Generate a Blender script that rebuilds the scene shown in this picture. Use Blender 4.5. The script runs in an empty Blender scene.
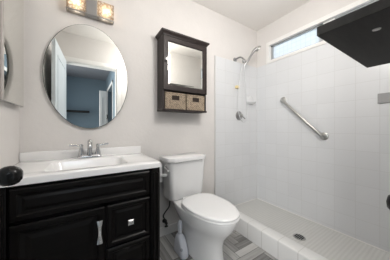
import bpy, bmesh, math, random
from mathutils import Vector, Matrix
random.seed(7)
S = bpy.context.scene
COL = S.collection
PI = math.pi

# ------------------------------------------------------------------ camera
CX, CY, CZ = 0.3716, -1.5814, 1.054
YAW = 0.5685
F_PX = 170.455
cam_d = bpy.data.cameras.new('camera')
cam = bpy.data.objects.new('camera', cam_d); COL.objects.link(cam)
cam_d.sensor_fit = 'HORIZONTAL'; cam_d.sensor_width = 36.0
cam_d.lens = 36.0 * F_PX / 390.0
cam_d.shift_y = -2.0 / 390.0
cam_d.clip_start = 0.02
cam.location = (CX, CY, CZ)
cam.rotation_euler = (PI / 2, 0, -YAW)
S.camera = cam

# ------------------------------------------------------------------ world, lights, exposure
S.view_settings.view_transform = 'Standard'
S.view_settings.look = 'None'
S.view_settings.gamma = 1.0
S.view_settings.use_curve_mapping = False
S.view_settings.exposure = 0.38
w = bpy.data.worlds.new('sky'); S.world = w; w.use_nodes = True
nt = w.node_tree; nt.nodes.clear()
wo = nt.nodes.new('ShaderNodeOutputWorld'); bg = nt.nodes.new('ShaderNodeBackground')
bg.inputs['Color'].default_value = (0.92, 0.965, 1.0, 1); bg.inputs['Strength'].default_value = 1.15
nt.links.new(bg.outputs[0], wo.inputs[0])

def area(name, loc, size, power, color, rot=(0, 0, 0), size_y=None):
    l = bpy.data.lights.new(name, 'AREA'); l.energy = power; l.color = color
    l.size = size
    if size_y: l.shape = 'RECTANGLE'; l.size_y = size_y
    o = bpy.data.objects.new(name, l); COL.objects.link(o)
    o.location = loc; o.rotation_euler = rot
    return o
def point(name, loc, r, power, color):
    l = bpy.data.lights.new(name, 'POINT'); l.energy = power; l.color = color; l.shadow_soft_size = r
    o = bpy.data.objects.new(name, l); COL.objects.link(o); o.location = loc
    return o
point('added_overhead_fill', (1.20, -1.12, 2.02), 0.13, 22.0, (1.0, 0.98, 0.95))  # unseen overhead source added to even out the room's light
area('added_hall_fill', (0.2, -2.6, 2.40), 0.5, 5.5, (0.80, 0.90, 1.0))  # added bluish fill over the hall, no fixture behind it
area('added_doorway_fill', (-1.12, -2.50, 1.15), 1.3, 85.0, (1.0, 0.99, 0.97), (PI / 2, 0, -1.01), 1.7)  # added fill aimed through the doorway, no window stands there
point('vanity_bulb_light', (0.310, -0.036, 1.985), 0.02, 0.38, (1.0, 0.87, 0.70))
point('vanity_bulb_light', (0.503, -0.036, 1.985), 0.02, 0.38, (1.0, 0.87, 0.70))

# ------------------------------------------------------------------ materials
def mat(name, color, rough=0.5, metal=0.0, spec=0.5, bump=0.0, bscale=50.0, var=0.0, vscale=8.0, coat=0.0, trans=0.0, stretch=None):
    m = bpy.data.materials.new(name); m.use_nodes = True
    n = m.node_tree; b = n.nodes['Principled BSDF']
    b.inputs['Base Color'].default_value = (*color, 1); b.inputs['Roughness'].default_value = rough
    b.inputs['Metallic'].default_value = metal; b.inputs['Specular IOR Level'].default_value = spec
    b.inputs['Coat Weight'].default_value = coat; b.inputs['Coat Roughness'].default_value = 0.08
    tc = n.nodes.new('ShaderNodeTexCoord'); src = tc.outputs['Object']
    if stretch:
        mp = n.nodes.new('ShaderNodeMapping'); mp.inputs['Scale'].default_value = stretch
        n.links.new(src, mp.inputs['Vector']); src = mp.outputs[0]
    if bump:
        t = n.nodes.new('ShaderNodeTexNoise'); t.inputs['Scale'].default_value = bscale; t.inputs['Detail'].default_value = 3
        bp = n.nodes.new('ShaderNodeBump'); bp.inputs['Strength'].default_value = bump; bp.inputs['Distance'].default_value = 0.004
        n.links.new(src, t.inputs['Vector']); n.links.new(t.outputs['Fac'], bp.inputs['Height']); n.links.new(bp.outputs[0], b.inputs['Normal'])
    if var:
        t = n.nodes.new('ShaderNodeTexNoise'); t.inputs['Scale'].default_value = vscale; t.inputs['Detail'].default_value = 4
        r = n.nodes.new('ShaderNodeValToRGB')
        lo = tuple(max(0, c * (1 - var)) for c in color); hi = tuple(min(1, c * (1 + var)) for c in color)
        r.color_ramp.elements[0].position = 0.3; r.color_ramp.elements[1].position = 0.7
        r.color_ramp.elements[0].color = (*lo, 1); r.color_ramp.elements[1].color = (*hi, 1)
        n.links.new(src, t.inputs['Vector']); n.links.new(t.outputs['Fac'], r.inputs['Fac']); n.links.new(r.outputs['Color'], b.inputs['Base Color'])
    return m

M_wall = mat('wall_paint', (0.70, 0.675, 0.655), 0.7, spec=0.25, bump=0.30, bscale=38, var=0.015)
M_wallw = mat('wall_paint_front', (0.70, 0.675, 0.655), 0.7, spec=0.25, bump=0.30, bscale=38, var=0.015)
M_ceil = mat('ceiling_paint', (0.82, 0.79, 0.76), 0.8, spec=0.2, bump=0.2, bscale=45)
M_trim = mat('white_trim_paint', (0.80, 0.79, 0.77), 0.4, var=0.02)
M_door = mat('door_paint_blue_lit', (0.72, 0.79, 0.84), 0.4, var=0.02)  # bluish cast of the light on the leaf is put into its colour
M_hall = mat('hall_blue_paint', (0.17, 0.222, 0.262), 0.75, spec=0.2, bump=0.15)
M_hallc = mat('hall_ceiling_paint', (0.22, 0.235, 0.262), 0.85, spec=0.1)
M_hallf = mat('hall_carpet', (0.20, 0.19, 0.18), 0.95, spec=0.1, bump=0.5, bscale=200)
M_espresso = mat('espresso_wood', (0.0045, 0.0038, 0.0035), 0.34, spec=0.16, var=0.35, vscale=6, stretch=(1.5, 6, 14))
M_espresso2 = mat('brown_black_wood', (0.030, 0.022, 0.0205), 0.42, spec=0.3, var=0.2, vscale=10, stretch=(6, 6, 1.5))
M_shelf = mat('black_shelf_wood', (0.016, 0.0155, 0.015), 0.6, spec=0.2, bump=0.12, bscale=20, var=0.2, vscale=5, stretch=(1, 10, 4))
M_porc = mat('white_porcelain', (0.83, 0.83, 0.83), 0.12, spec=0.55, coat=0.35)
M_seat = mat('white_seat_plastic', (0.82, 0.82, 0.82), 0.22, spec=0.5)
M_counter = mat('white_cultured_marble', (0.86, 0.855, 0.85), 0.14, spec=0.5, coat=0.3, var=0.01)
M_chrome = mat('chrome', (0.72, 0.73, 0.74), 0.10, 1.0)
M_fchrome = mat('faucet_chrome', (0.58, 0.59, 0.60), 0.14, 1.0)
M_steel = mat('brushed_steel', (0.46, 0.46, 0.445), 0.28, 1.0, bump=0.05, bscale=120)
M_nickel = mat('satin_nickel', (0.36, 0.36, 0.36), 0.32, 1.0)
M_bull = mat('bullnose_tile_shaded', (0.62, 0.62, 0.615), 0.3)  # greyer than the tile, paints the shadow line at its edge
M_dish = mat('tile_white_ceramic', (0.70, 0.71, 0.72), 0.2)
M_taupe = mat('taupe_frame_paint', (0.40, 0.37, 0.345), 0.4)
M_mirror = mat('mirror_silver_dimmed', (0.80, 0.80, 0.765), 0.0, 1.0)  # tint lowered to dim the less lit wall it reflects
M_mirror2 = mat('mirror_silver_oval', (0.82, 0.83, 0.81), 0.0, 1.0)
M_medge = mat('mirror_edge', (0.18, 0.20, 0.19), 0.15, 0.6)
M_black = mat('black_metal', (0.006, 0.006, 0.006), 0.22, spec=0.22)
M_blackm = mat('black_braid', (0.02, 0.02, 0.02), 0.5)
M_wicker = mat('woven_seagrass', (0.31, 0.25, 0.185), 0.8, spec=0.2, bump=0.6, bscale=160, var=0.38, vscale=60)
M_wickd = mat('basket_slot_shade', (0.03, 0.02, 0.015), 0.9)  # near-black colour standing in for shade inside the basket
M_plastic = mat('white_plastic', (0.74, 0.76, 0.82), 0.3, spec=0.5)
M_greypl = mat('grey_plastic', (0.42, 0.45, 0.50), 0.35)
M_plate = mat('grey_plate', (0.30, 0.30, 0.30), 0.45)
M_yellow = mat('cream_sponge', (0.80, 0.66, 0.36), 0.7)
M_alu = mat('window_aluminium', (0.42, 0.43, 0.44), 0.4, 0.6)
M_slot = mat('dark_slot', (0.01, 0.01, 0.01), 0.6)
M_hose = mat('grey_hose', (0.66, 0.67, 0.68), 0.3, 0.3)

def tile_mat(name, axes, tile=(0.152, 0.152), col=(0.69, 0.70, 0.715), grout=(0.60, 0.60, 0.60), mortar=0.0022, rough=0.28, off=(0.0, 0.0), bumpy=0.25):
    m = bpy.data.materials.new(name); m.use_nodes = True
    n = m.node_tree; b = n.nodes['Principled BSDF']
    tc = n.nodes.new('ShaderNodeTexCoord'); sp = n.nodes.new('ShaderNodeSeparateXYZ'); cb = n.nodes.new('ShaderNodeCombineXYZ')
    n.links.new(tc.outputs['Object'], sp.inputs[0])
    for k, a in enumerate(axes):
        ad = n.nodes.new('ShaderNodeMath'); ad.operation = 'ADD'; ad.inputs[1].default_value = off[k] + 5 * tile[k]
        n.links.new(sp.outputs['XYZ'.index(a)], ad.inputs[0]); n.links.new(ad.outputs[0], cb.inputs[k])
    br = n.nodes.new('ShaderNodeTexBrick'); br.offset = 0.0; br.squash = 1.0
    br.inputs['Color1'].default_value = (*col, 1); br.inputs['Color2'].default_value = (*[c * 0.965 for c in col], 1)
    br.inputs['Mortar'].default_value = (*grout, 1)
    br.inputs['Scale'].default_value = 1.0; br.inputs['Mortar Size'].default_value = mortar; br.inputs['Mortar Smooth'].default_value = 0.3
    br.inputs['Brick Width'].default_value = tile[0]; br.inputs['Row Height'].default_value = tile[1]
    n.links.new(cb.outputs[0], br.inputs['Vector'])
    n.links.new(br.outputs['Color'], b.inputs['Base Color'])
    b.inputs['Roughness'].default_value = rough; b.inputs['Specular IOR Level'].default_value = 0.4
    bp = n.nodes.new('ShaderNodeBump'); bp.inputs['Strength'].default_value = 0.35; bp.inputs['Distance'].default_value = 0.002; bp.invert = True
    n.links.new(br.outputs['Fac'], bp.inputs['Height'])
    tn = n.nodes.new('ShaderNodeTexNoise'); tn.inputs['Scale'].default_value = 22; tn.inputs['Detail'].default_value = 3
    b2 = n.nodes.new('ShaderNodeBump'); b2.inputs['Strength'].default_value = bumpy; b2.inputs['Distance'].default_value = 0.002
    n.links.new(tc.outputs['Object'], tn.inputs['Vector']); n.links.new(tn.outputs['Fac'], b2.inputs['Height'])
    n.links.new(bp.outputs[0], b2.inputs['Normal']); n.links.new(b2.outputs[0], b.inputs['Normal'])
    return m
M_tileB = tile_mat('shower_tile_back', 'XZ', off=(-1.664, -1.912 + 0.152 * 13), grout=(0.61, 0.615, 0.62))
M_tileR = tile_mat('shower_tile_right', 'YZ', off=(0.0, -1.912 + 0.152 * 13), grout=(0.61, 0.615, 0.62))
M_tileC = tile_mat('curb_tile', 'YZ', tile=(0.152, 0.165), off=(0.03, 0.0), col=(0.72, 0.72, 0.715), grout=(0.47, 0.46, 0.44))
M_tileT = tile_mat('curb_top_tile', 'YX', tile=(0.152, 0.4), off=(0.03, -1.5), col=(0.74, 0.74, 0.73), grout=(0.56, 0.55, 0.53))

def glass_pane_mat():
    # rippled privacy glass: lets the daylight through, half of it scattered
    m = bpy.data.materials.new('rippled_window_glass'); m.use_nodes = True
    n = m.node_tree; n.nodes.clear(); o = n.nodes.new('ShaderNodeOutputMaterial')
    tc = n.nodes.new('ShaderNodeTexCoord'); sp = n.nodes.new('ShaderNodeSeparateXYZ'); cb = n.nodes.new('ShaderNodeCombineXYZ')
    n.links.new(tc.outputs['Object'], sp.inputs[0]); n.links.new(sp.outputs[1], cb.inputs[0]); n.links.new(sp.outputs[2], cb.inputs[1])
    br = n.nodes.new('ShaderNodeTexBrick'); br.offset = 0; br.inputs['Scale'].default_value = 1
    br.inputs['Brick Width'].default_value = 0.052; br.inputs['Row Height'].default_value = 0.052; br.inputs['Mortar Size'].default_value = 0.004
    br.inputs['Color1'].default_value = (0.90, 0.925, 0.94, 1); br.inputs['Color2'].default_value = (0.86, 0.895, 0.92, 1); br.inputs['Mortar'].default_value = (0.78, 0.83, 0.87, 1)
    n.links.new(cb.outputs[0], br.inputs['Vector'])
    t = n.nodes.new('ShaderNodeBsdfTransparent'); tr = n.nodes.new('ShaderNodeBsdfTranslucent'); g = n.nodes.new('ShaderNodeBsdfGlossy'); g.inputs['Roughness'].default_value = 0.1
    n.links.new(br.outputs['Color'], t.inputs['Color']); n.links.new(br.outputs['Color'], tr.inputs['Color'])
    mx = n.nodes.new('ShaderNodeMixShader'); mx.inputs[0].default_value = 0.45
    n.links.new(t.outputs[0], mx.inputs[1]); n.links.new(tr.outputs[0], mx.inputs[2])
    m2 = n.nodes.new('ShaderNodeMixShader'); m2.inputs[0].default_value = 0.05
    n.links.new(mx.outputs[0], m2.inputs[1]); n.links.new(g.outputs[0], m2.inputs[2]); n.links.new(m2.outputs[0], o.inputs[0])
    return m
M_glass = glass_pane_mat()

def shade_mat():
    # cracked-ice glass of the vanity light
    m = bpy.data.materials.new('crackle_glass'); m.use_nodes = True
    n = m.node_tree; n.nodes.clear(); o = n.nodes.new('ShaderNodeOutputMaterial')
    tc = n.nodes.new('ShaderNodeTexCoord')
    v = n.nodes.new('ShaderNodeTexVoronoi'); v.inputs['Scale'].default_value = 42; v.feature = 'DISTANCE_TO_EDGE'
    n.links.new(tc.outputs['Object'], v.inputs['Vector'])
    r = n.nodes.new('ShaderNodeValToRGB'); r.color_ramp.elements[0].position = 0.0; r.color_ramp.elements[1].position = 0.25
    r.color_ramp.elements[0].color = (0.55, 0.44, 0.33, 1); r.color_ramp.elements[1].color = (1.0, 0.97, 0.92, 1)
    n.links.new(v.outputs['Distance'], r.inputs['Fac'])
    t = n.nodes.new('ShaderNodeBsdfTransparent'); tr = n.nodes.new('ShaderNodeBsdfTranslucent'); g = n.nodes.new('ShaderNodeBsdfGlossy'); g.inputs['Roughness'].default_value = 0.08
    n.links.new(r.outputs['Color'], t.inputs['Color']); n.links.new(r.outputs['Color'], tr.inputs['Color'])
    mx = n.nodes.new('ShaderNodeMixShader'); mx.inputs[0].default_value = 0.6
    n.links.new(t.outputs[0], mx.inputs[1]); n.links.new(tr.outputs[0], mx.inputs[2])
    m2 = n.nodes.new('ShaderNodeMixShader'); m2.inputs[0].default_value = 0.06
    bp = n.nodes.new('ShaderNodeBump'); bp.inputs['Strength'].default_value = 0.9; bp.inputs['Distance'].default_value = 0.004
    n.links.new(v.outputs['Distance'], bp.inputs['Height']); n.links.new(bp.outputs[0], tr.inputs['Normal']); n.links.new(bp.outputs[0], g.inputs['Normal'])
    n.links.new(mx.outputs[0], m2.inputs[1]); n.links.new(g.outputs[0], m2.inputs[2]); n.links.new(m2.outputs[0], o.inputs[0])
    return m
M_shade = shade_mat()
def emis(name, c, s):
    m = bpy.data.materials.new(name); m.use_nodes = True; b = m.node_tree.nodes['Principled BSDF']
    b.inputs['Base Color'].default_value = (*c, 1); b.inputs['Emission Color'].default_value = (*c, 1); b.inputs['Emission Strength'].default_value = s
    return m
M_bulb = emis('lit_bulb', (1.0, 0.88, 0.72), 2.5)

def plank_mat():
    m = bpy.data.materials.new('grey_plank_floor'); m.use_nodes = True
    n = m.node_tree; b = n.nodes['Principled BSDF']
    at = n.nodes.new('ShaderNodeAttribute'); at.attribute_name = 'tone'
    uv = n.nodes.new('ShaderNodeAttribute'); uv.attribute_name = 'grain'
    mp = n.nodes.new('ShaderNodeMapping'); mp.inputs['Scale'].default_value = (3, 60, 1)
    n.links.new(uv.outputs['Vector'], mp.inputs['Vector'])
    t = n.nodes.new('ShaderNodeTexNoise'); t.inputs['Scale'].default_value = 1.0; t.inputs['Detail'].default_value = 5
    n.links.new(mp.outputs[0], t.inputs['Vector'])
    ad = n.nodes.new('ShaderNodeMath'); ad.operation = 'MULTIPLY_ADD'; ad.inputs[1].default_value = 0.85; ad.inputs[2].default_value = -0.42
    n.links.new(t.outputs['Fac'], ad.inputs[0])
    a2 = n.nodes.new('ShaderNodeMath'); a2.operation = 'ADD'
    n.links.new(at.outputs['Fac'], a2.inputs[0]); n.links.new(ad.outputs[0], a2.inputs[1])
    r = n.nodes.new('ShaderNodeValToRGB'); r.color_ramp.elements[0].color = (0.055, 0.054, 0.053, 1); r.color_ramp.elements[1].color = (0.52, 0.515, 0.50, 1)
    n.links.new(a2.outputs[0], r.inputs['Fac']); n.links.new(r.outputs['Color'], b.inputs['Base Color'])
    b.inputs['Roughness'].default_value = 0.38
    return m
M_plank = plank_mat()
M_grout = mat('floor_grout', (0.07, 0.068, 0.065), 0.8)

def pan_mat():
    m = bpy.data.materials.new('ribbed_shower_pan'); m.use_nodes = True
    n = m.node_tree; b = n.nodes['Principled BSDF']; b.inputs['Roughness'].default_value = 0.4
    tc = n.nodes.new('ShaderNodeTexCoord')
    wv = n.nodes.new('ShaderNodeTexWave'); wv.bands_direction = 'Y'; wv.inputs['Scale'].default_value = 12.0; wv.inputs['Distortion'].default_value = 0.4; wv.inputs['Detail'].default_value = 1
    n.links.new(tc.outputs['Object'], wv.inputs['Vector'])
    r = n.nodes.new('ShaderNodeValToRGB'); r.color_ramp.elements[0].color = (0.585, 0.585, 0.565, 1); r.color_ramp.elements[1].color = (0.64, 0.64, 0.62, 1)
    n.links.new(wv.outputs['Fac'], r.inputs['Fac']); n.links.new(r.outputs['Color'], b.inputs['Base Color'])
    bp = n.nodes.new('ShaderNodeBump'); bp.inputs['Strength'].default_value = 0.4; bp.inputs['Distance'].default_value = 0.003
    n.links.new(wv.outputs['Fac'], bp.inputs['Height']); n.links.new(bp.outputs[0], b.inputs['Normal'])
    return m
M_pan = pan_mat()

# ------------------------------------------------------------------ mesh helpers
class MB:
    def __init__(self): self.bm = bmesh.new()
    def merge(self, t):
        me = bpy.data.meshes.new('t'); t.to_mesh(me); t.free(); self.bm.from_mesh(me); bpy.data.meshes.remove(me)
        return self
    def box(self, x0, x1, y0, y1, z0, z1, bev=0.0, seg=2, M=None):
        t = bmesh.new(); bmesh.ops.create_cube(t, size=1)
        for v in t.verts:
            v.co = Vector(((x0 + x1) / 2 + v.co.x * (x1 - x0), (y0 + y1) / 2 + v.co.y * (y1 - y0), (z0 + z1) / 2 + v.co.z * (z1 - z0)))
        if bev: bmesh.ops.bevel(t, geom=t.edges[:], offset=bev, segments=seg, profile=0.5, affect='EDGES')
        if M: bmesh.ops.transform(t, matrix=M, verts=t.verts)
        return self.merge(t)
    def loops(self, rings, cap0=True, cap1=True, closed=True):
        bm = self.bm; L = [[bm.verts.new(p) for p in r] for r in rings]
        n = len(L[0])
        for a, b in zip(L, L[1:]):
            for i in range(n if closed else n - 1):
                j = (i + 1) % n
                try: bm.faces.new((a[i], a[j], b[j], b[i]))
                except ValueError: pass
        if cap0: bm.faces.new(list(reversed(L[0])))
        if cap1: bm.faces.new(L[-1])
        return self
    def tube(self, pts, r, n=12, smooth=0, cap=True):
        pts = [Vector(p) for p in pts]
        if smooth: pts = catmull(pts, smooth)
        rs = r if isinstance(r, (list, tuple)) else None
        rings = []; up = None
        for i, p in enumerate(pts):
            d = (pts[min(i + 1, len(pts) - 1)] - pts[max(i - 1, 0)]).normalized()
            if up is None:
                up = Vector((0, 0, 1)) if abs(d.z) < 0.9 else Vector((1, 0, 0))
            s = d.cross(up).normalized(); up = s.cross(d).normalized()
            if rs:
                f = i / (len(pts) - 1) * (len(rs) - 1); k = min(int(f), len(rs) - 2); rr = rs[k] + (rs[k + 1] - rs[k]) * (f - k)
            else: rr = r
            rings.append([p + s * math.cos(a) * rr + up * math.sin(a) * rr for a in [2 * PI * q / n for q in range(n)]])
        return self.loops(rings, cap, cap)
    def lathe(self, prof, o=(0, 0, 0), axis='Z', n=24):
        # prof: list of (radius, height) along the axis from o
        o = Vector(o); A = axis if isinstance(axis, Vector) else {'X': Vector((1, 0, 0)), 'Y': Vector((0, 1, 0)), 'Z': Vector((0, 0, 1))}[axis]
        A = A.normalized(); u = A.orthogonal().normalized(); v = A.cross(u)
        rings = [[o + A * h + (u * math.cos(t) + v * math.sin(t)) * max(r, 1e-4) for t in [2 * PI * q / n for q in range(n)]] for r, h in prof]
        return self.loops(rings)
    def build(self, name, m, parent=None, smooth=False, angle=40):
        bm = self.bm
        bmesh.ops.recalc_face_normals(bm, faces=bm.faces)
        if parent is not None:
            r = root_of(parent); loc = r.location
            bmesh.ops.translate(bm, verts=bm.verts, vec=-Vector(loc))
            if r.rotation_euler.z: bmesh.ops.rotate(bm, verts=bm.verts, cent=(0, 0, 0), matrix=Matrix.Rotation(-r.rotation_euler.z, 3, 'Z'))
        me = bpy.data.meshes.new(name); bm.to_mesh(me); bm.free()
        me.materials.append(m)
        if smooth:
            me.polygons.foreach_set('use_smooth', [True] * len(me.polygons))
            try: me.set_sharp_from_angle(angle=math.radians(angle))
            except Exception: pass
        o = bpy.data.objects.new(name, me); COL.objects.link(o)
        if parent is not None: o.parent = parent
        return o
def root_of(o):
    while o.parent: o = o.parent
    return o
def catmull(P, k):
    out = []
    for i in range(len(P) - 1):
        p0 = P[max(i - 1, 0)]; p1 = P[i]; p2 = P[i + 1]; p3 = P[min(i + 2, len(P) - 1)]
        for j in range(k):
            t = j / k
            out.append(0.5 * ((2 * p1) + (p2 - p0) * t + (2 * p0 - 5 * p1 + 4 * p2 - p3) * t * t + (3 * p1 - p0 - 3 * p2 + p3) * t ** 3))
    out.append(P[-1]); return out
def rrect(cx, cy, hx, hy, r, n=6):
    out = []
    for sx, sy, a0 in ((1, 1, 0), (-1, 1, PI / 2), (-1, -1, PI), (1, -1, 1.5 * PI)):
        for k in range(n + 1):
            a = a0 + PI / 2 * k / n
            out.append((cx + sx * (hx - r) + r * math.cos(a), cy + sy * (hy - r) + r * math.sin(a)))
    return out
def thing(name, label, cat, loc, group=None):
    o = bpy.data.objects.new(name, None); COL.objects.link(o); o.empty_display_size = 0.05
    o.location = loc; tag(o, label, cat, group); return o
def tag(o, label, cat, group=None):
    o['label'] = label; o['category'] = cat
    if group: o['group'] = group
    return o
def struct(o): o['kind'] = 'structure'; return o
def panel(mb, x0, x1, z0, z1, y, prof):
    """a front of profiled rectangles: prof is a list of (inset, depth towards -y)"""
    rings = []
    for ins, dy in prof:
        rings.append([(x0 + ins, y - dy, z0 + ins), (x1 - ins, y - dy, z0 + ins), (x1 - ins, y - dy, z1 - ins), (x0 + ins, y - dy, z1 - ins)])
    return mb.loops(rings)

# ------------------------------------------------------------------ room shell
R = 2.43; H = 2.44; YF = -1.55; TZ = 1.912
CX0, CX1, CH = 1.665, 1.775, 0.155
struct(MB().box(-0.12, R + 0.12, 0, 0.12, -0.1, H + 0.1).build('wall_back', M_wall))
struct(MB().box(-0.12, 0, YF - 0.12, 0, -0.1, H + 0.1).build('wall_left', M_wall))
WY0, WY1, WZ0, WZ1 = -1.42, -0.195, 1.945, 2.165
mb = MB()
mb.box(R, R + 0.12, YF - 0.12, 0, -0.1, WZ0); mb.box(R, R + 0.12, YF - 0.12, 0, WZ1, H + 0.1)
mb.box(R, R + 0.12, YF - 0.12, WY0, WZ0, WZ1); mb.box(R, R + 0.12, WY1, 0, WZ0, WZ1)
struct(mb.build('wall_right', M_wall))
struct(MB().box(-0.12, R + 0.12, YF - 0.12, 0.12, H, H + 0.1).build('ceiling', M_ceil))
DX0, DX1, DH = 0.095, 0.80, 2.03
mb = MB()
mb.box(0, DX0, YF - 0.12, YF, 0, H); mb.box(DX1, R, YF - 0.12, YF, 0, H); mb.box(DX0, DX1, YF - 0.12, YF, DH, H)
struct(mb.build('wall_front', M_wallw))
# doorway casing
mb = MB()
for ya, yb in ((YF, YF + 0.014), (YF - 0.134, YF - 0.12)):
    mb.box(DX1, DX1 + 0.058, ya, yb, 0, DH + 0.06, 0.003); mb.box(DX0 - 0.058, DX0, ya, yb, 0, DH + 0.06, 0.003)
    mb.box(DX0 - 0.058, DX1 + 0.058, ya, yb + (0.002 if ya == YF else 0), DH, DH + 0.06, 0.003)
mb.box(DX0 - 0.001, DX0 + 0.012, YF - 0.12, YF, 0, DH); mb.box(DX1 - 0.012, DX1 + 0.001, YF - 0.12, YF, 0, DH); mb.box(DX0, DX1, YF - 0.12, YF, DH - 0.012, DH + 0.001)
struct(mb.build('trim_1', M_trim))

# floor : herringbone of narrow grey planks, one mesh
def floor_mesh():
    W, n = 0.068, 5
    bm = bmesh.new(); tone = bm.verts.layers.float.new('tone'); gr = bm.verts.layers.float_vector.new('grain')
    X0, X1, Y0, Y1 = 0.0, CX0, YF - 0.12, 0.0
    g = 0.0016; seen = set()
    def put(x0, x1, y0, y1, horiz, key):
        rnd = random.Random(key * 7919 + 13); tn = rnd.choice([0.12, 0.28, 0.42, 0.55, 0.62, 0.78, 0.92]) + rnd.uniform(-.05, .05)
        ox = rnd.uniform(0, 50)
        xa, xb, ya, yb = max(x0 + g, X0), min(x1 - g, X1), max(y0 + g, Y0), min(y1 - g, Y1)
        if xb - xa < 0.002 or yb - ya < 0.002: return
        vs = []
        for x, y in ((xa, ya), (xb, ya), (xb, yb), (xa, yb)):
            v = bm.verts.new((x, y, 0.0)); v[tone] = tn
            v[gr] = (x + ox, y - y0 + ox, 0) if horiz else (y + ox, x - x0 + ox, 0)
            vs.append(v)
        bm.faces.new(vs)
    for i in range(-3, int(X1 / W) + 10):
        for j in range(int(Y0 / W) - 10, 10):
            t = (i - j) % (2 * n)
            if t == 0: put(i * W, (i + n) * W, j * W, (j + 1) * W, True, i * 131 + j)
            if t == 2 * n - 1: put(i * W, (i + 1) * W, j * W, (j + n) * W, False, i * 131 + j + 5000)
    nf = len(bm.faces)
    vs = [bm.verts.new(p) for p in ((X0, Y0, -0.002), (X1 + 0.02, Y0, -0.002), (X1 + 0.02, Y1, -0.002), (X0, Y1, -0.002))]
    f = bm.faces.new(vs); f.material_index = 1
    vs = [bm.verts.new(p) for p in ((X0, Y0, -0.1), (X0, Y1, -0.1), (X1, Y1, -0.1), (X1, Y0, -0.1))]
    f = bm.faces.new(vs); f.material_index = 1
    me = bpy.data.meshes.new('floor'); bm.to_mesh(me); bm.free()
    me.materials.append(M_plank); me.materials.append(M_grout)
    o = bpy.data.objects.new('floor', me); COL.objects.link(o); return struct(o)
floor_mesh()

# shower: tiled walls, pan, curb
struct(MB().box(CX0, R - 0.009, -0.009, 0.0, 0.0, TZ, 0.002).build('wall_shower_back', M_tileB))
struct(MB().box(R - 0.009, R, YF, 0, 0.0, TZ, 0.002).build('wall_shower_right', M_tileR))
mb = MB(); mb.box(CX1 - 0.03, R - 0.005, YF - 0.05, -0.002, -0.06, 0.052)
struct(mb.build('floor_shower', M_pan))
struct(MB().box(CX0 - 0.012, CX0 + 0.008, -0.015, 0.0, 0.0, TZ + 0.004, 0.006, 3).build('trim_5', M_bull, smooth=True))
# caulk beads where the pan meets the tile
mb = MB(); mb.box(R - 0.0165, R - 0.008, YF, -0.009, 0.05, 0.058, 0.002); mb.box(CX1, R - 0.009, -0.0165, -0.008, 0.05, 0.058, 0.002)
struct(mb.build('trim_2', M_trim))
cu = MB(); cu.box(CX0, CX1, YF - 0.05, 0.0, -0.06, CH, 0.012, 3)
o = cu.build('trim_3', M_tileC, smooth=True); o.data.materials.append(M_tileT)
for p in o.data.polygons:
    if p.normal.z > 0.5: p.material_index = 1
struct(o)
# baseboards
struct(MB().box(0.785, CX0, -0.014, 0, 0, 0.085, 0.004).build('baseboard_back', M_trim))

# window: casing, aluminium frame, panes
mb = MB()
ft = 0.036
cyl0, cyl1 = -1.46, -0.162
mb.box(R - 0.012, R, cyl0, cyl1, 2.150, 2.196, 0.003)
mb.box(R - 0.012, R, cyl1 - 0.04, cyl1, 1.914, 2.152, 0.003)
mb.box(R - 0.012, R, cyl0, cyl0 + 0.04, 1.914, 2.152, 0.003)
mb.box(R - 0.016, R + 0.06, cyl0, cyl1, 1.912, 1.948, 0.003)
mb.box(R, R + 0.06, cyl1 - 0.042, cyl1 - 0.03, 1.94, 2.17); mb.box(R, R + 0.06, cyl0, cyl1 - 0.03, 2.155, 2.167)
wn = struct(mb.build('window_1', M_trim))
mb = MB()
fy = R + 0.035
mb.box(fy, fy + 0.03, -0.225, -0.203, 1.948, 2.156); mb.box(fy, fy + 0.03, -1.42, -0.205, 2.136, 2.156); mb.box(fy, fy + 0.03, -1.42, -0.205, 1.948, 1.960)
mb.box(fy, fy + 0.03, -0.80, -0.765, 1.948, 2.156); mb.box(fy, fy + 0.03, -1.42, -1.40, 1.948, 2.156)
struct(mb.build('window_frame', M_alu, wn))
struct(MB().box(fy + 0.012, fy + 0.018, -1.405, -0.22, 1.955, 2.14).build('window_pane', M_glass, wn))
struct(MB().box(fy - 0.008, fy + 0.01, -0.90, -0.80, 1.948, 2.15, 0.002).build('window_sash', M_trim, wn))

# ------------------------------------------------------------------ hall beyond the doorway (seen in the oval mirror)
HY = -4.1; HX0, HX1 = -1.3, 0.86
struct(MB().box(HX0, HX1 + 0.12, HY - 0.1, HY, 0, H).build('wall_hall_far', M_hall))
mb = MB(); mb.box(HX1, HX1 + 0.1, -2.55, YF - 0.12, 0, H); mb.box(HX1, HX1 + 0.1, HY, -3.62, 0, H); mb.box(HX1, HX1 + 0.1, -3.62, -2.55, 2.03, H)
struct(mb.build('wall_hall_right', M_hall))
struct(MB().box(HX0 - 0.1, HX0, HY, YF - 0.12, 0, H).build('wall_hall_left', M_hall))
struct(MB().box(HX0, 0.0, YF - 0.16, YF - 0.121, 0, H).build('wall_hall_near', M_hall))
struct(MB().box(HX0, HX1 + 0.8, HY, YF - 0.12, H, H + 0.08).build('ceiling_hall', M_hallc))
struct(MB().box(HX0, HX1 + 0.8, HY, YF - 0.12, -0.08, -0.001).build('floor_hall', M_hallf))
mb = MB(); mb.box(HX1 + 0.7, HX1 + 0.8, HY, YF - 0.12, 0, H); mb.box(HX1 + 0.1, HX1 + 0.7, HY, HY + 0.05, 0, H); mb.box(HX1 + 0.1, HX1 + 0.7, YF - 0.17, YF - 0.12, 0, H)
struct(mb.build('wall_closet', M_hallc))
mb = MB(); mb.box(HX1 - 0.012, HX1, -3.68, -3.62, 0, 2.09); mb.box(HX1 - 0.012, HX1, -2.55, -2.49, 0, 2.09); mb.box(HX1 - 0.012, HX1, -3.68, -2.49, 2.03, 2.09)
struct(mb.build('trim_4', M_trim))
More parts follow.
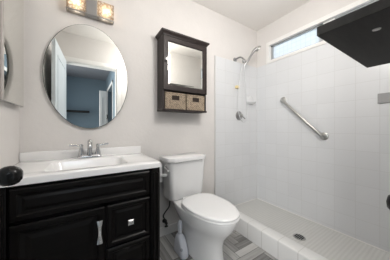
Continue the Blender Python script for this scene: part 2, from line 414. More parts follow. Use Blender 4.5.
def leaf(name, x, y, ang, wd, th, ht, m):
    """door leaf, hinge at (x, y), swung so that it runs along angle ang"""
    e = MB(); Mx = Matrix.Translation((x, y, 0)) @ Matrix.Rotation(ang, 4, 'Z')
    e.box(0, wd, -th, 0, 0.012, ht, 0.003, 2, Mx)
    mg = 0.15 * wd
    for z0, z1 in ((0.16, 0.92), (1.05, 1.88)):     # recessed panels as thin raised mouldings on both faces
        for side in (0.0005, -th - 0.0065):
            for (a, b, c, d) in ((mg, wd - mg, z0, z0 + 0.02), (mg, wd - mg, z1 - 0.02, z1), (mg, mg + 0.02, z0, z1), (wd - mg - 0.02, wd - mg, z0, z1)):
                e.box(a, b, side, side + 0.006, c, d, 0.002, 1, Mx)
    return struct(e.build(name, m)), Mx
# the entrance door, folded back beside the left wall
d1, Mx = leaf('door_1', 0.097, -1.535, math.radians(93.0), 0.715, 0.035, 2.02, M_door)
def knob(mb, base, ax, k=1.0):
    return mb.lathe([(0.0, 0), (0.030 * k, 0.0), (0.031 * k, 0.004), (0.026 * k, 0.009), (0.012 * k, 0.012), (0.010 * k, 0.046), (0.014 * k, 0.052), (0.021 * k, 0.057), (0.0262 * k, 0.067),
                     (0.0275 * k, 0.078), (0.0262 * k, 0.089), (0.021 * k, 0.099), (0.012 * k, 0.1055), (0.0, 0.107)], base, ax, 28)
kp = Vector((0.101, -0.857, 0.911))
k = knob(MB(), kp, Vector((1, 0.03, 0)), 1.08).build('door_knob', M_black, d1, True); k['kind'] = 'structure'
# hall closet door
d2, Mx2 = leaf('door_2', 0.85, -3.575, math.radians(163), 0.20, 0.035, 2.02, M_trim)
hd = MB().tube([Mx2 @ Vector((0.03, -0.03, 1.30)), Mx2 @ Vector((0.03, -0.075, 1.31)), Mx2 @ Vector((0.03, -0.075, 1.39)), Mx2 @ Vector((0.03, -0.03, 1.40))], 0.009, 10).build('door_handle', M_black, d2, True); hd['kind'] = 'structure'
# hall shelf
tag(MB().box(-0.45, 0.45, HY, HY + 0.2, 1.475, 1.52, 0.003).build('floating_shelf', M_shelf), 'dark floating shelf on the blue hall wall, seen in the oval mirror', 'shelf')

# ------------------------------------------------------------------ vanity cabinet and top
VX0, VX1, VF = 0.02, 0.782, -0.50
v = thing('vanity_cabinet', 'espresso black bathroom vanity cabinet under the white sink top', 'cabinet', ((VX0 + VX1) / 2, -0.25, 0))
mb = MB()
zc = 0.796
mb.box(VX0, VX0 + 0.018, VF + 0.004, -0.003, 0.0, zc); mb.box(VX1 - 0.018, VX1, VF + 0.004, -0.003, 0.0, zc)     # sides
mb.box(VX0 + 0.018, VX1 - 0.018, -0.018, -0.003, 0.1, zc)                                                      # back
mb.box(VX0 + 0.018, VX1 - 0.018, VF + 0.03, -0.018, 0.10, 0.118)                                               # bottom
mb.box(VX0 + 0.018, VX1 - 0.018, VF + 0.06, VF + 0.075, 0.0, 0.10)                                             # toe kick
mb.box(VX0 + 0.018, VX1 - 0.018, VF + 0.003, VF + 0.022, 0.775, zc); mb.box(VX0 + 0.018, VX1 - 0.018, VF + 0.003, VF + 0.022, 0.615, 0.64)
mb.box(0.44, 0.48, VF + 0.003, VF + 0.022, 0.10, 0.64); mb.box(VX0 + 0.018, 0.095, VF + 0.003, VF + 0.022, 0.10, zc)
mb.box(0.70, VX1 - 0.018, VF + 0.003, VF + 0.022, 0.10, zc)
mb.box(VX0 + 0.018, 0.70, VF + 0.003, VF + 0.022, 0.10, 0.135)
mb.build('carcass', M_espresso, v)
# side posts with a rounded bead
for xa, xb in ((0.722, VX1), (VX0, 0.078)):
    e = MB(); e.box(xa, xb, VF - 0.012, VF + 0.006, 0.0, zc, 0.006)
    for q in range(2):
        xm = xa + 0.018 + q * (xb - xa - 0.036)
        e.tube([(xm, VF - 0.012, 0.06), (xm, VF - 0.012, zc - 0.03)], 0.007, 10)
    e.box(xa - 0.002, xb + 0.002, VF - 0.016, VF + 0.006, 0.0, 0.055, 0.004)
    e.build('post', M_espresso, v, True)
# top rail panel, door, drawers
prof = [(0, -0.003), (0, 0.014), (0.006, 0.019), (0.030, 0.019), (0.036, 0.012), (0.050, 0.009), (0.054, 0.009), (0.074, 0.017)]
prof2 = [(0, -0.003), (0, 0.014), (0.006, 0.019), (0.024, 0.019), (0.030, 0.012), (0.040, 0.009), (0.042, 0.009), (0.054, 0.015)]
panel(MB(), 0.086, 0.712, 0.636, 0.782, VF, prof2).build('false_drawer_front', M_espresso, v)
dr = panel(MB(), 0.086, 0.458, 0.125, 0.618, VF, prof).build('door', M_espresso, v)
e = MB(); hy = VF - 0.044
rings = []
for zz, wd in ((0.438, 0.013), (0.442, 0.0135), (0.455, 0.0115), (0.48, 0.0075), (0.50, 0.0065), (0.52, 0.0075), (0.545, 0.0115), (0.558, 0.0135), (0.562, 0.013)):
    rings.append([(0.433 + a, hy + b, zz) for a, b in ((-wd, 0.003), (-wd, -0.004), (-wd * 0.5, -0.007), (wd * 0.5, -0.007), (wd, -0.004), (wd, 0.003))])
e.loops(rings); e.tube([(0.433, hy, 0.452), (0.433, VF - 0.017, 0.452)], 0.005, 10); e.tube([(0.433, hy, 0.548), (0.433, VF - 0.017, 0.548)], 0.005, 10)
h = e.build('handle', M_chrome, dr, True, 30); h['label'] = 'flared chrome pull handle'
for z0, z1 in ((0.382, 0.618), (0.125, 0.374)):
    d = panel(MB(), 0.470, 0.712, z0, z1, VF, prof2).build('drawer', M_espresso, v)
    e = MB(); zk = 0.5 * (z0 + z1) + 0.002; xk = 0.593
    e.tube([(xk, VF - 0.013, zk), (xk, VF - 0.032, zk)], 0.006, 12)
    e.loops([[(xk + a * s, VF - y, zk + b * s) for a, b in ((-1, -1), (1, -1), (1, 1), (-1, 1))] for s, y in ((0.010, 0.028), (0.016, 0.032), (0.016, 0.040), (0.0115, 0.044), (0.0115, 0.043), (0.005, 0.0435))])
    kk = e.build('knob', M_chrome, d); kk['label'] = 'square chrome knob'

# sink top
sk = thing('sink_top', 'white one-piece sink top with rectangular basin and backsplash on the dark vanity', 'sink', (0.394, -0.26, 0.797))
TX0, TX1, TY0, TY1, TT = 0.002, 0.7875, -0.517, -0.002, 0.8312
def top_mesh():
    e = MB(); bm = e.bm
    bx0, bx1, by0, by1 = 0.185, 0.605, -0.445, -0.135
    c = ((bx0 + bx1) / 2, (by0 + by1) / 2)
    rim = rrect(c[0], c[1], (bx1 - bx0) / 2, (by1 - by0) / 2, 0.055, 9)
    outer = []
    cor = [(TX1, TY1), (TX0, TY1), (TX0, TY0), (TX1, TY0)]
    n = len(rim); q = n // 4
    for i, (x, y) in enumerate(rim):
        kq = i // q; kk = (i % q) / (q - 1)
        # walk each corner: first half on one side, second on the next
        X, Y = cor[kq]
        if kk < 0.5:
            p = (X, y + (Y - y) * (kk / 0.5)) if kq in (0, 2) else (x + (X - x) * (kk / 0.5), Y)
        else:
            f = (1 - kk) / 0.5
            p = (x + (X - x) * f, Y) if kq in (0, 2) else (X, y + (Y - y) * f)
        outer.append(p)
    def ring(pts, z): return [(x, y, z) for x, y in pts]
    def scl(f, dx=0, dy=0, k2=None): return [(c[0] + dx + (x - c[0]) * f, c[1] + dy + (y - c[1]) * (k2 or f)) for x, y in rim]
    def inset(pts, d): return [(min(max(x, TX0 + d), TX1 - d), min(max(y, TY0 + d), TY1 - d)) for x, y in pts]
    rings = [ring(inset(outer, 0.02), 0.797), ring(outer, 0.797), ring(outer, TT - 0.006), ring(inset(outer, 0.002), TT - 0.002), ring(inset(outer, 0.006), TT),
             ring(scl(1.02), TT), ring(scl(1.0), TT - 0.002), ring(scl(0.985), TT - 0.008), ring(scl(0.93, 0, 0, 0.90), TT - 0.045), ring(scl(0.86, 0, 0, 0.80), TT - 0.075), ring(scl(0.72, 0, 0, 0.62), TT - 0.092), ring(scl(0.3, 0, 0, 0.3), TT - 0.099), ring(scl(0.06, 0, 0, 0.06), TT - 0.100)]
    e.loops(rings, cap0=False)
    return e
top_mesh().build('basin_top', M_counter, sk, True, 50)
MB().box(TX0, TX1, -0.022, -0.002, TT - 0.002, 0.892, 0.004, 2).build('backsplash', M_counter, sk, True)
MB().lathe([(0, 0), (0.021, 0), (0.023, 0.002), (0.019, 0.004), (0.006, 0.004), (0, 0.007)], (0.395, -0.29, TT - 0.101)).build('drain', M_chrome, sk, True)

# faucet
fx, fyy = 0.395, -0.078
fc = thing('faucet', 'chrome centerset faucet with two lever handles on the white sink top', 'faucet', (fx, fyy, TT))
e = MB(); e.loops([[(x, y, z) for x, y in rrect(fx, fyy, hx, hy2, rr)] for hx, hy2, rr, z in ((0.079, 0.027, 0.026, TT + 0.0002), (0.081, 0.029, 0.028, TT + 0.008), (0.078, 0.026, 0.0255, TT + 0.016), (0.070, 0.020, 0.0195, TT + 0.024))])
e.build('base_plate', M_fchrome, fc, True)
e = MB(); e.lathe([(0.021, 0), (0.020, 0.012), (0.0165, 0.03), (0.0160, 0.07), (0.0175, 0.078)], (fx, fyy, TT + 0.014))
e.tube([(fx, fyy, TT + 0.075), (fx, fyy - 0.005, TT + 0.102), (fx, fyy - 0.028, TT + 0.122), (fx, fyy - 0.062, TT + 0.120), (fx, fyy - 0.088, TT + 0.098), (fx, fyy - 0.093, TT + 0.080)], [0.0165, 0.0165, 0.0165, 0.0155, 0.0145, 0.0145], 14, 4)
e.build('spout', M_fchrome, fc, True, 60)
for s in (-1, 1):
    e = MB(); e.lathe([(0.021, 0), (0.0195, 0.014), (0.0135, 0.045), (0.0115, 0.066), (0.013, 0.072), (0.012, 0.083), (0.006, 0.087), (0, 0.088)], (fx + s * 0.053, fyy, TT + 0.016))
    hb = e.build('handle', M_fchrome, fc, True, 50)
    e = MB(); e.tube([(fx + s * 0.056, fyy, TT + 0.090), (fx + s * 0.085, fyy - 0.002, TT + 0.096), (fx + s * 0.125, fyy - 0.006, TT + 0.100)], [0.0095, 0.008, 0.0075, 0.009], 12, 4)
    e.build('lever', M_fchrome, hb, True)
MB().tube([(fx, fyy + 0.02, TT + 0.014), (fx, fyy + 0.02, TT + 0.06), (fx, fyy + 0.02, TT + 0.068)], [0.003, 0.003, 0.006], 10).build('lift_rod', M_fchrome, fc, True)

# ------------------------------------------------------------------ oval mirror
ov = thing('oval_mirror', 'frameless oval mirror on the wall above the sink', 'mirror', (0.397, -0.012, 1.452))
e = MB(); N = 72; A, B = 0.280, 0.402
def orr(k, y): return [(0.397 + (A + k) * math.cos(2 * PI * i / N), y, 1.452 + (B + k) * math.sin(2 * PI * i / N)) for i in range(N)]
e.loops([orr(-0.03, -0.004), orr(0, -0.004), orr(0, -0.020), orr(-0.004, -0.0235)], True, False)
e.build('backing', M_medge, ov, True)
e = MB(); e.loops([orr(-0.004, -0.0236), orr(-0.0041, -0.0237)], False, True); e.build('mirror_glass', M_mirror2, ov)

# left medicine cabinet
mc = thing('medicine_cabinet', 'mirrored medicine cabinet on the left wall beside the oval mirror', 'cabinet', (0.0, -0.23, 1.19))
MB().box(0.0, 0.018, -0.46, -0.075, 1.20, 2.03).build('body', M_trim, mc)
dd = MB().box(0.018, 0.033, -0.385, -0.068, 1.188, 2.042, 0.001, 1).build('door', M_nickel, mc)
MB().loops([[(x, y, z) for y, z in ((-0.382, 1.191), (-0.071, 1.191), (-0.071, 2.039), (-0.382, 2.039))] for x in (0.033, 0.0345)], False, True).build('mirror_glass', M_mirror, dd)
e = MB(); e.box(0.018, 0.034, -0.455, -0.421, 1.186, 2.044, 0.003); e.box(0.018, 0.038, -0.419, -0.388, 1.186, 2.044, 0.003)
e.build('frame', M_taupe, mc)

# vanity light
vl = thing('vanity_light', 'two-bulb chrome vanity light with crackled glass shades above the oval mirror', 'light', (0.40, 0, 1.95))
e = MB(); e.box(0.256, 0.556, -0.012, -0.0005, 1.925, 2.045, 0.003); e.box(0.371, 0.443, -0.060, -0.010, 1.917, 2.05, 0.003)
e.build('bracket', M_nickel, vl)
for xc in (0.310, 0.503):
    e = MB(); hx = 0.058; y0, y1, z0, z1 = -0.062, -0.013, 1.921, 2.045
    for (a, b, c, d) in ((xc - hx, xc + hx, y0, y0 + 0.006), (xc - hx, xc - hx + 0.006, y0 + 0.006, y1), (xc + hx - 0.006, xc + hx, y0 + 0.006, y1)):
        e.box(a, b, c, d, z0, z1)
    sh = e.build('shade', M_shade, vl)
    e = MB()
    for (a, b, c, d) in ((xc - hx - .002, xc + hx + .002, y0 - .002, y0 + .004), (xc - hx - .002, xc + hx + .002, y1 - .004, y1 + .002), (xc - hx - .002, xc - hx + .004, y0, y1), (xc + hx - .004, xc + hx + .002, y0, y1)):
        e.box(a, b, c, d, z0 - 0.006, z0 + 0.001)
    e.build('rim', M_nickel, sh)
    MB().lathe([(0, 0), (0.008, 0.001), (0.014, 0.007), (0.016, 0.016), (0.014, 0.028), (0.010, 0.042), (0.010, 0.055), (0, 0.055)], (xc, -0.036, 1.985)).build('bulb', M_bulb, vl, True)

# ------------------------------------------------------------------ wall cabinet with mirror door and two baskets
WX0, WX1, WD = 0.950, 1.432, -0.135
wc = thing('wall_cabinet', 'dark brown wall cabinet with mirror door and basket cubby above the toilet', 'cabinet', ((WX0 + WX1) / 2, 0, 1.21))
e = MB(); zb = 1.215; zt = 1.895
e.box(WX0, WX0 + 0.016, WD, -0.001, zb, zt, 0.001, 1); e.box(WX1 - 0.016, WX1, WD, -0.001, zb, zt, 0.001, 1)
e.box(WX0 + 0.016, WX1 - 0.016, -0.010, -0.001, zb, zt); e.box(WX0 + 0.016, WX1 - 0.016, WD + 0.002, -0.01, 1.394, 1.410); e.box(WX0 + 0.016, WX1 - 0.016, WD, -0.001, zt - 0.016, zt)
e.build('body', M_espresso2, wc)
e = MB(); e.box(WX0 - 0.004, WX1 + 0.004, WD - 0.012, -0.001, zb - 0.002, zb + 0.016, 0.004); e.build('bottom_shelf', M_espresso2, wc)
e = MB()   # crown moulding, flaring upward
def cr(k, z): return [(WX0 - k, -0.001, z), (WX0 - k, WD - 0.018 - k, z), (WX1 + k, WD - 0.018 - k, z), (WX1 + k, -0.001, z)]
e.loops([cr(0.0, zt - 0.001), cr(0.002, zt + 0.006), cr(0.006, zt + 0.010), cr(0.015, zt + 0.020), cr(0.019, zt + 0.024), cr(0.0195, zt + 0.038)])
e.build('crown', M_espresso2, wc)
dz0, dz1 = 1.400, 1.890
dr = panel(MB(), WX0 + 0.002, WX1 - 0.002, dz0, dz1, WD - 0.001, [(0, 0), (0, 0.016), (0.003, 0.018), (0.042, 0.018), (0.050, 0.008)]).build('door', M_espresso2, wc)
e = MB(); mi = 0.0505
e.loops([[(WX0 + 0.002 + mi + k, WD - 0.001 - y, dz0 + mi + k), (WX1 - 0.002 - mi - k, WD - 0.001 - y, dz0 + mi + k), (WX1 - 0.002 - mi - k, WD - 0.001 - y, dz1 - mi - k), (WX0 + 0.002 + mi + k, WD - 0.001 - y, dz1 - mi - k)] for k, y in ((0, 0.0082), (0, 0.0086), (0.014, 0.0106))])
e.build('mirror_glass', M_mirror, dr)
kb = MB().lathe([(0.006, 0), (0.006, 0.010), (0.010, 0.014), (0.013, 0.020), (0.011, 0.027), (0, 0.030)], (WX0 + 0.024, WD - 0.018, 1.665), Vector((0, -1, 0)), 16).build('knob', M_chrome, dr, True)
kb['label'] = 'round clear-silver knob'
def basket(x0, x1, label):
    b = thing('wicker_basket', label, 'basket', ((x0 + x1) / 2, -0.07, zb + 0.0165), 'wicker baskets in the wall cabinet')
    z0, z1 = zb + 0.0165, 1.378; y0, y1 = WD - 0.004, -0.016
    nx, nz = 16, 14; e = MB(); bm = e.bm
    hole = lambda i, k: 5 <= i <= 10 and 8 <= k <= 11
    def face(fn, n, skip=None):
        V = {}
        for i in range(n * 3 + 1):
            for k in range(nz * 3 + 1):
                s = math.sin(PI * i / 3) * math.sin(PI * k / 3)
                V[i, k] = bm.verts.new(fn(i / (n * 3), k / (nz * 3), 0.0032 * s))
        for i in range(n * 3):
            for k in range(nz * 3):
                if skip and skip(i // 3, k // 3): continue
                bm.faces.new((V[i, k], V[i + 1, k], V[i + 1, k + 1], V[i, k + 1]))
    face(lambda a, c, d: (x0 + (x1 - x0) * a, y0 - d, z0 + (z1 - z0) * c), nx, hole)
    face(lambda a, c, d: (x0 - d * 0.4, y1 + (y0 - y1) * a, z0 + (z1 - z0) * c), 9)
    face(lambda a, c, d: (x1 + d * 0.4, y0 + (y1 - y0) * a, z0 + (z1 - z0) * c), 9)
    face(lambda a, c, d: (x1 - (x1 - x0) * a, y1, z0 + (z1 - z0) * c), nx)
    e.box(x0 + 0.001, x1 - 0.001, y0 + 0.001, y1, z0, z0 + 0.004)
    e.build('woven_body', M_wicker, b, True, 80)
    e = MB()
    e.tube([(x0, y0, z1), (x1, y0, z1)], 0.0055, 8); e.tube([(x0, y1, z1), (x1, y1, z1)], 0.0055, 8); e.tube([(x0, y0, z1), (x0, y1, z1)], 0.0045, 8); e.tube([(x1, y0, z1), (x1, y1, z1)], 0.0045, 8)
    e.build('rim', M_wicker, b, True)
    e = MB(); wx = x1 - x0; hx0, hx1 = x0 + wx * 5 / 16, x0 + wx * 11 / 16; hz0, hz1 = z0 + (z1 - z0) * 8 / 14, z0 + (z1 - z0) * 12 / 14
    e.box(hx0 - 0.002, hx1 + 0.002, y0 + 0.006, y0 + 0.03, hz0 - 0.002, hz1 + 0.002)
    e.build('slot_shade_block', M_wickd, b)  # dark block behind the opening paints the shade within
basket(0.975, 1.184, 'left woven seagrass basket in the wall cabinet cubby')
basket(1.198, 1.409, 'right woven seagrass basket in the wall cabinet cubby')

# ------------------------------------------------------------------ toilet
TXC = 1.187
tl = thing('toilet', 'white two-piece toilet with closed lid between the vanity and the shower', 'toilet', (TXC, -0.12, 0))
def egg(hw, yf, yb, z, n=48, sq=2.5, yc=None):
    yc = yc if yc is not None else yb + (yf - yb) * 0.42
    out = []
    for i in range(n):
        a = 2 * PI * i / n; sx = math.sin(a); cy = math.cos(a)
        if cy > 0: x = hw * (abs(sx) ** 0.96) * (1 if sx > 0 else -1); y = yc + (yf - yc) * cy
        else:
            p = 2.0 / sq
            x = hw * (abs(sx) ** p) * (1 if sx > 0 else -1); y = yc + (yb - yc) * (abs(cy) ** p)
        out.append((TXC + x, y, z))
    return out
e = MB()
e.loops([egg(0.106, -0.636, -0.13, 0.0, sq=3), egg(0.106, -0.636, -0.13, 0.012, sq=3), egg(0.101, -0.628, -0.13, 0.03, sq=3), egg(0.098, -0.612, -0.13, 0.10, sq=3), egg(0.098, -0.612, -0.12, 0.17, sq=3), egg(0.112, -0.632, -0.10, 0.225),
         egg(0.140, -0.672, -0.08, 0.275), egg(0.162, -0.708, -0.06, 0.320), egg(0.174, -0.728, -0.05, 0.360), egg(0.178, -0.734, -0.045, 0.385), egg(0.177, -0.733, -0.045, 0.396), egg(0.170, -0.725, -0.05, 0.401)])
# trapway bulge on both flanks
for s in (-1, 1):
    e.tube([(TXC + s * 0.045, -0.45, 0.22), (TXC + s * 0.066, -0.36, 0.25), (TXC + s * 0.068, -0.26, 0.24), (TXC + s * 0.058, -0.20, 0.14), (TXC + s * 0.058, -0.17, 0.02)], [0.03, 0.040, 0.040, 0.038, 0.036], 14, 5)
e.build('bowl', M_porc, tl, True, 60)
for s in (-1, 1):
    MB().lathe([(0.013, 0), (0.013, 0.008), (0.009, 0.016), (0, 0.019)], (TXC + s * 0.088, -0.36, 0.026)).build('bolt_cap', M_porc, tl, True)
e = MB()
ST = [(0.176, -0.742, -0.235, 0.4025), (0.182, -0.748, -0.232, 0.407), (0.182, -0.748, -0.232, 0.416), (0.178, -0.744, -0.235, 0.420)]
e.loops([egg(a, b, c2, z, sq=2.8) for a, b, c2, z in ST]); st = e.build('seat', M_seat, tl, True, 50)
e = MB()
LD = [(0.172, -0.738, -0.238, 0.4215), (0.180, -0.746, -0.234, 0.4255), (0.180, -0.746, -0.234, 0.433), (0.172, -0.737, -0.240, 0.440), (0.150, -0.71, -0.262, 0.4435), (0.08, -0.60, -0.33, 0.446)]
e.loops([egg(a, b, c2, z, sq=2.8) for a, b, c2, z in LD]); e.build('seat_lid', M_seat, tl, True, 50)
for s in (-1, 1):
    MB().tube([(TXC + s * 0.075 - 0.022, -0.228, 0.420), (TXC + s * 0.075 + 0.022, -0.228, 0.420)], 0.0125, 12).build('hinge', M_seat, tl, True)
e = MB()
TKX = TXC - 0.014
def rr3(hx, y0, y1, r, z): return [(TKX + x, y, z) for x, y in rrect(0, (y0 + y1) / 2, hx * 0.955, abs(y1 - y0) / 2, r, 6)]
e.loops([rr3(0.165, -0.170, -0.035, 0.035, 0.400), rr3(0.185, -0.192, -0.022, 0.04, 0.408), rr3(0.190, -0.198, -0.020, 0.04, 0.425), rr3(0.202, -0.206, -0.018, 0.04, 0.60), rr3(0.209, -0.212, -0.017, 0.04, 0.747)])
e.build('tank', M_porc, tl, True, 50)
def ch(hx, y0, y1, c2, z):
    # tank lid outline with clipped front corners
    p = [(-hx, y1), (-hx, y0 + c2 * 0.9), (-hx + c2 * 0.15, y0 + c2 * 0.62), (-hx + c2, y0 + 0.008), (-hx + c2 * 1.3, y0), (hx - c2 * 1.3, y0), (hx - c2, y0 + 0.008), (hx - c2 * 0.15, y0 + c2 * 0.62), (hx, y0 + c2 * 0.9), (hx, y1)]
    return [(TKX + x * 0.955, y, z) for x, y in p]
e = MB(); e.loops([ch(0.214, -0.220, -0.010, 0.05, 0.7475), ch(0.224, -0.231, -0.008, 0.052, 0.753), ch(0.226, -0.233, -0.008, 0.052, 0.775), ch(0.222, -0.228, -0.010, 0.05, 0.787), ch(0.20, -0.205, -0.02, 0.045, 0.793)])
e.build('tank_lid', M_porc, tl, True, 35)
e = MB(); lx = TKX - 0.197
e.lathe([(0.014, 0), (0.014, 0.006), (0.008, 0.009), (0.007, 0.018), (0, 0.019)], (lx, -0.135, 0.705), Vector((-1, 0, 0)), 16)
e.tube([(lx - 0.014, -0.135, 0.705), (lx - 0.017, -0.165, 0.700), (lx - 0.016, -0.205, 0.686)], [0.006, 0.0065, 0.0085], 10, 4)
fl = e.build('flush_lever', M_chrome, tl, True); fl['label'] = 'chrome side flush lever'

tl.rotation_euler.z = 0.062; tl.location.y -= 0.009

# water supply
ws = thing('water_supply_valve', 'black water shut-off valve on the wall behind the toilet', 'valve', (1.0, 0, 0.15))
e = MB(); e.lathe([(0.020, 0), (0.020, 0.004), (0.009, 0.006), (0.009, 0.04), (0.013, 0.042), (0.013, 0.062), (0, 0.063)], (1.020, 0, 0.140), Vector((0, -1, 0)), 16)
e.lathe([(0.008, 0), (0.008, 0.018), (0.018, 0.02), (0.018, 0.028), (0, 0.03)], (1.020, -0.05, 0.135), Vector((0, -0.3, -1)), 12)
e.tube([(1.020, -0.052, 0.14), (1.020, -0.052, 0.166)], 0.0085, 12); e.build('shut_off_valve', M_blackm, ws, True)
tl_hose = [(1.020, -0.052, 0.168), (1.000, -0.06, 0.19), (0.985, -0.065, 0.225), (1.005, -0.07, 0.26), (1.035, -0.08, 0.30), (1.04, -0.09, 0.34), (1.04, -0.098, 0.40)]
MB().tube(tl_hose, 0.0062, 10, 6).build('supply_hose', M_blackm, tl, True)
MB().lathe([(0.012, 0), (0.015, 0.006), (0.015, 0.02), (0.009, 0.035), (0, 0.036)], (1.04, -0.098, 0.412), Vector((0, 0, -1)), 14).build('coupling_nut', M_blackm, tl, True)

# paper holder arm on the vanity side
hk = thing('wall_bracket', 'small white plastic bracket on the back wall between the vanity and toilet tank', 'bracket', (0.945, 0, 0.63))
e = MB(); e.box(0.925, 0.958, -0.118, -0.0005, 0.56, 0.73, 0.006); e.build('bracket_plate', M_seat, hk, True)
e = MB(); e.tube([(0.940, -0.13, 0.628), (0.985, -0.15, 0.628)], 0.015, 14); e.build('peg', M_seat, hk, True)

# toilet brush caddy
tb = thing('toilet_brush_caddy', 'white plastic toilet brush caddy on the floor beside the toilet base', 'toilet brush', (1.048, -0.302, 0))
e = MB(); bx, by = 1.048, -0.302
def rb(hx, hy2, r, z, dx=0, dy=0): return [(bx + dx + x, by + dy + y, z) for x, y in rrect(0, 0, hx, hy2, r, 6)]
e.loops([rb(0.034, 0.085, 0.03, 0.0), rb(0.036, 0.088, 0.03, 0.008), rb(0.035, 0.084, 0.03, 0.05), rb(0.032, 0.066, 0.028, 0.10, 0, 0.006), rb(0.030, 0.042, 0.024, 0.135, 0, 0.014), rb(0.020, 0.024, 0.018, 0.152, 0, 0.02)])
e.build('caddy', M_plastic, tb, True, 60)
e = MB(); e.lathe([(0.015, 0), (0.017, 0.02), (0.020, 0.05), (0.021, 0.08), (0.017, 0.105), (0.008, 0.116), (0, 0.118)], (bx, by + 0.02, 0.148)); e.build('brush_handle', M_plastic, tb, True)
e = MB(); e.lathe([(0.012, 0), (0.012, 0.004), (0.008, 0.008), (0, 0.009)], (bx - 0.026, by - 0.060, 0.068), Vector((-0.75, -0.6, 0.35)), 16); e.build('latch_button', M_greypl, tb, True)

# ------------------------------------------------------------------ shower fittings
YT = -0.009
sv = thing('shower_valve', 'round chrome shower valve with lever on the tiled back wall', 'valve', (2.058, YT, 1.215))
MB().lathe([(0.0, 0), (0.058, 0), (0.060, 0.004), (0.052, 0.010), (0.030, 0.013), (0.028, 0.030), (0, 0.031)], (2.058, YT, 1.215), Vector((0, -1, 0)), 32).build('escutcheon', M_nickel, sv, True)
e = MB(); e.lathe([(0.024, 0), (0.026, 0.012), (0.020, 0.026), (0, 0.028)], (2.058, YT - 0.030, 1.215), Vector((0, -1, 0)), 20)
e.tube([(2.058, YT - 0.045, 1.215), (2.085, YT - 0.06, 1.190), (2.105, YT - 0.062, 1.172)], [0.010, 0.008, 0.0085], 10, 4); e.build('lever', M_steel, sv, True)

sa = thing('hand_shower', 'chrome hand shower on its wall arm with hanging hose in the shower', 'shower head', (2.0, 0, 1.935))
e = MB(); e.lathe([(0.0, 0), (0.030, 0), (0.029, 0.005), (0.014, 0.010), (0, 0.011)], (1.995, 0.0, 1.935), Vector((0, -1, 0)), 24)
e.tube([(1.995, 0.0, 1.935), (1.998, -0.05, 1.945), (2.01, -0.09, 1.94), (2.025, -0.115, 1.915), (2.03, -0.12, 1.895)], 0.0105, 12, 5); e.build('arm', M_nickel, sa, True)
hb = MB().lathe([(0.013, 0), (0.019, 0.008), (0.020, 0.035), (0.014, 0.045), (0, 0.046)], (2.03, -0.12, 1.865), 'Z', 18).build('holder', M_nickel, sa, True)
p0 = Vector((2.022, -0.135, 1.83)); p1 = Vector((2.115, -0.205, 2.005)); p2 = Vector((2.140, -0.225, 2.028))
wd = MB().tube([p0, p0.lerp(p1, 0.35) + Vector((0.0, -0.006, 0)), p0.lerp(p1, 0.7), p1, p2], [0.011, 0.014, 0.0145, 0.018, 0.024], 14, 5).build('wand', M_nickel, sa, True, 60)
hax = Vector((0.75, -0.35, -0.55)).normalized()
MB().lathe([(0.0, -0.022), (0.020, -0.018), (0.034, -0.004), (0.038, 0.008), (0.036, 0.014), (0, 0.015)], p2 + Vector((0.012, -0.008, 0.004)), hax, 28).build('spray_head', M_steel, sa, True, 50)
hose = [(2.028, -0.11, 1.87), (2.020, -0.085, 1.80), (2.012, -0.06, 1.62), (1.996, -0.05, 1.40), (2.0, -0.06, 1.24), (2.04, -0.08, 1.14), (2.10, -0.085, 1.15), (2.135, -0.08, 1.25), (2.12, -0.085, 1.42), (2.06, -0.11, 1.66), (2.026, -0.13, 1.79), (2.022, -0.135, 1.835)]
MB().tube(hose, 0.0046, 10, 8).build('hose', M_hose, sa, True)

cs = thing('soap_dish', 'white ceramic soap dish on the tiled back wall by the shower corner', 'soap dish', (2.275, YT, 1.40))
def dring(hw, dep, z): return [(2.275 - hw, YT - 0.0002, z)] + [(2.275 - hw * math.cos(a), YT - 0.0002 - dep * math.sin(a) ** 0.8, z) for a in [PI * i / 16 for i in range(1, 16)]] + [(2.275 + hw, YT - 0.0002, z)]
e = MB(); e.loops([dring(0.045, 0.03, 1.378), dring(0.070, 0.060, 1.392), dring(0.080, 0.075, 1.408), dring(0.079, 0.075, 1.414), dring(0.074, 0.068, 1.412), dring(0.06, 0.05, 1.400)]); e.build('tray', M_dish, cs, True, 40)
e = MB(); e.loops([dring(hw, dp, z) for hw, dp, z in ((0.076, 0.018, 1.412), (0.066, 0.016, 1.44), (0.05, 0.014, 1.475), (0.030, 0.010, 1.495))]); e.build('back_plate', M_dish, cs, True, 40)

sp = thing('sponge', 'small cream yellow sponge block on the tile between shower arm and valve', 'sponge', (2.012, YT, 1.579))
MB().box(1.985, 2.04, YT - 0.035, YT - 0.0004, 1.562, 1.598, 0.008, 3).build('sponge_block', M_yellow, sp, True)

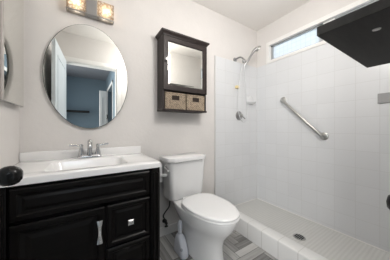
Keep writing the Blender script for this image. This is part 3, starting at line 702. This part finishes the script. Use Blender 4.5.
gb = thing('grab_bar', 'slanted brushed steel grab bar on the tiled right wall', 'grab bar', (R - 0.009, -0.63, 1.18))
ga = Vector((R - 0.055, -0.398, 1.398)); gbb = Vector((R - 0.055, -0.824, 0.970)); xw = R - 0.0092
u = (gbb - ga).normalized()
path = [Vector((xw, ga.y, ga.z)), Vector((xw - 0.022, ga.y, ga.z)) , ga + Vector((0.008, 0, 0)) + u * 0.006, ga + u * 0.02]
path2 = [gbb - u * 0.02, gbb + Vector((0.008, 0, 0)) - u * 0.006, Vector((xw - 0.022, gbb.y, gbb.z)), Vector((xw, gbb.y, gbb.z))]
MB().tube(catmull(path, 5) + catmull(path2, 5), 0.0165, 16).build('bar', M_steel, gb, True, 60)
for q in (ga, gbb):
    MB().lathe([(0, 0), (0.040, 0), (0.040, 0.004), (0.035, 0.008), (0.020, 0.010), (0, 0.010)], (xw, q.y, q.z), Vector((-1, 0, 0)), 28).build('flange', M_steel, gb, True, 40)

dn = thing('shower_drain', 'round dark-slotted steel drain in the shower floor', 'drain', (2.02, -0.778, 0.052))
MB().lathe([(0, 0), (0.052, 0), (0.052, 0.002), (0.047, 0.0035), (0, 0.0035)], (2.02, -0.778, 0.0521), 'Z', 32).build('strainer', M_steel, dn, True)
for k in range(-2, 3):
    L = math.sqrt(0.040 ** 2 - (k * 0.0145) ** 2)
    MB().box(2.02 - L, 2.02 + L, -0.778 + k * 0.0145 - 0.0048, -0.778 + k * 0.0145 + 0.0048, 0.0550, 0.0562).build('slot', M_slot, dn)

tag(MB().box(R - 0.017, R - 0.0092, -1.335, -1.204, 1.255, 1.339, 0.002).build('wall_plate', M_plate), 'flat grey rectangular plate on the shower tile at the right edge', 'plate')

# black floating shelf on the front wall, seen from below
fs = thing('floating_shelf', 'thick black floating shelf overhead at the upper right, in front of the window', 'shelf', (1.577, YF, 1.4516))
MB().box(1.2127, 1.9406, YF + 0.0005, -1.243, 1.4516, 1.4906, 0.0015, 1).build('board', M_shelf, fs)
MB().lathe([(0, 0), (0.013, 0), (0.013, 0.0015), (0.008, 0.003), (0, 0.003)], (1.357, -1.397, 1.4517), Vector((0, 0, -1)), 20).build('mounting_cap', M_steel, fs, True)
# black knob on the front wall
wk = MB(); wk.lathe([(0, 0), (0.026, 0), (0.026, 0.006), (0.010, 0.010), (0.010, 0.022), (0.020, 0.030), (0.029, 0.045), (0.031, 0.058), (0.029, 0.071), (0.018, 0.083), (0, 0.087)], (1.105, YF, 0.842), 'Y', 28)
tag(wk.build('wall_knob', M_black, None, True), 'black round wall knob at the right edge of the picture, low before the shower', 'hook')
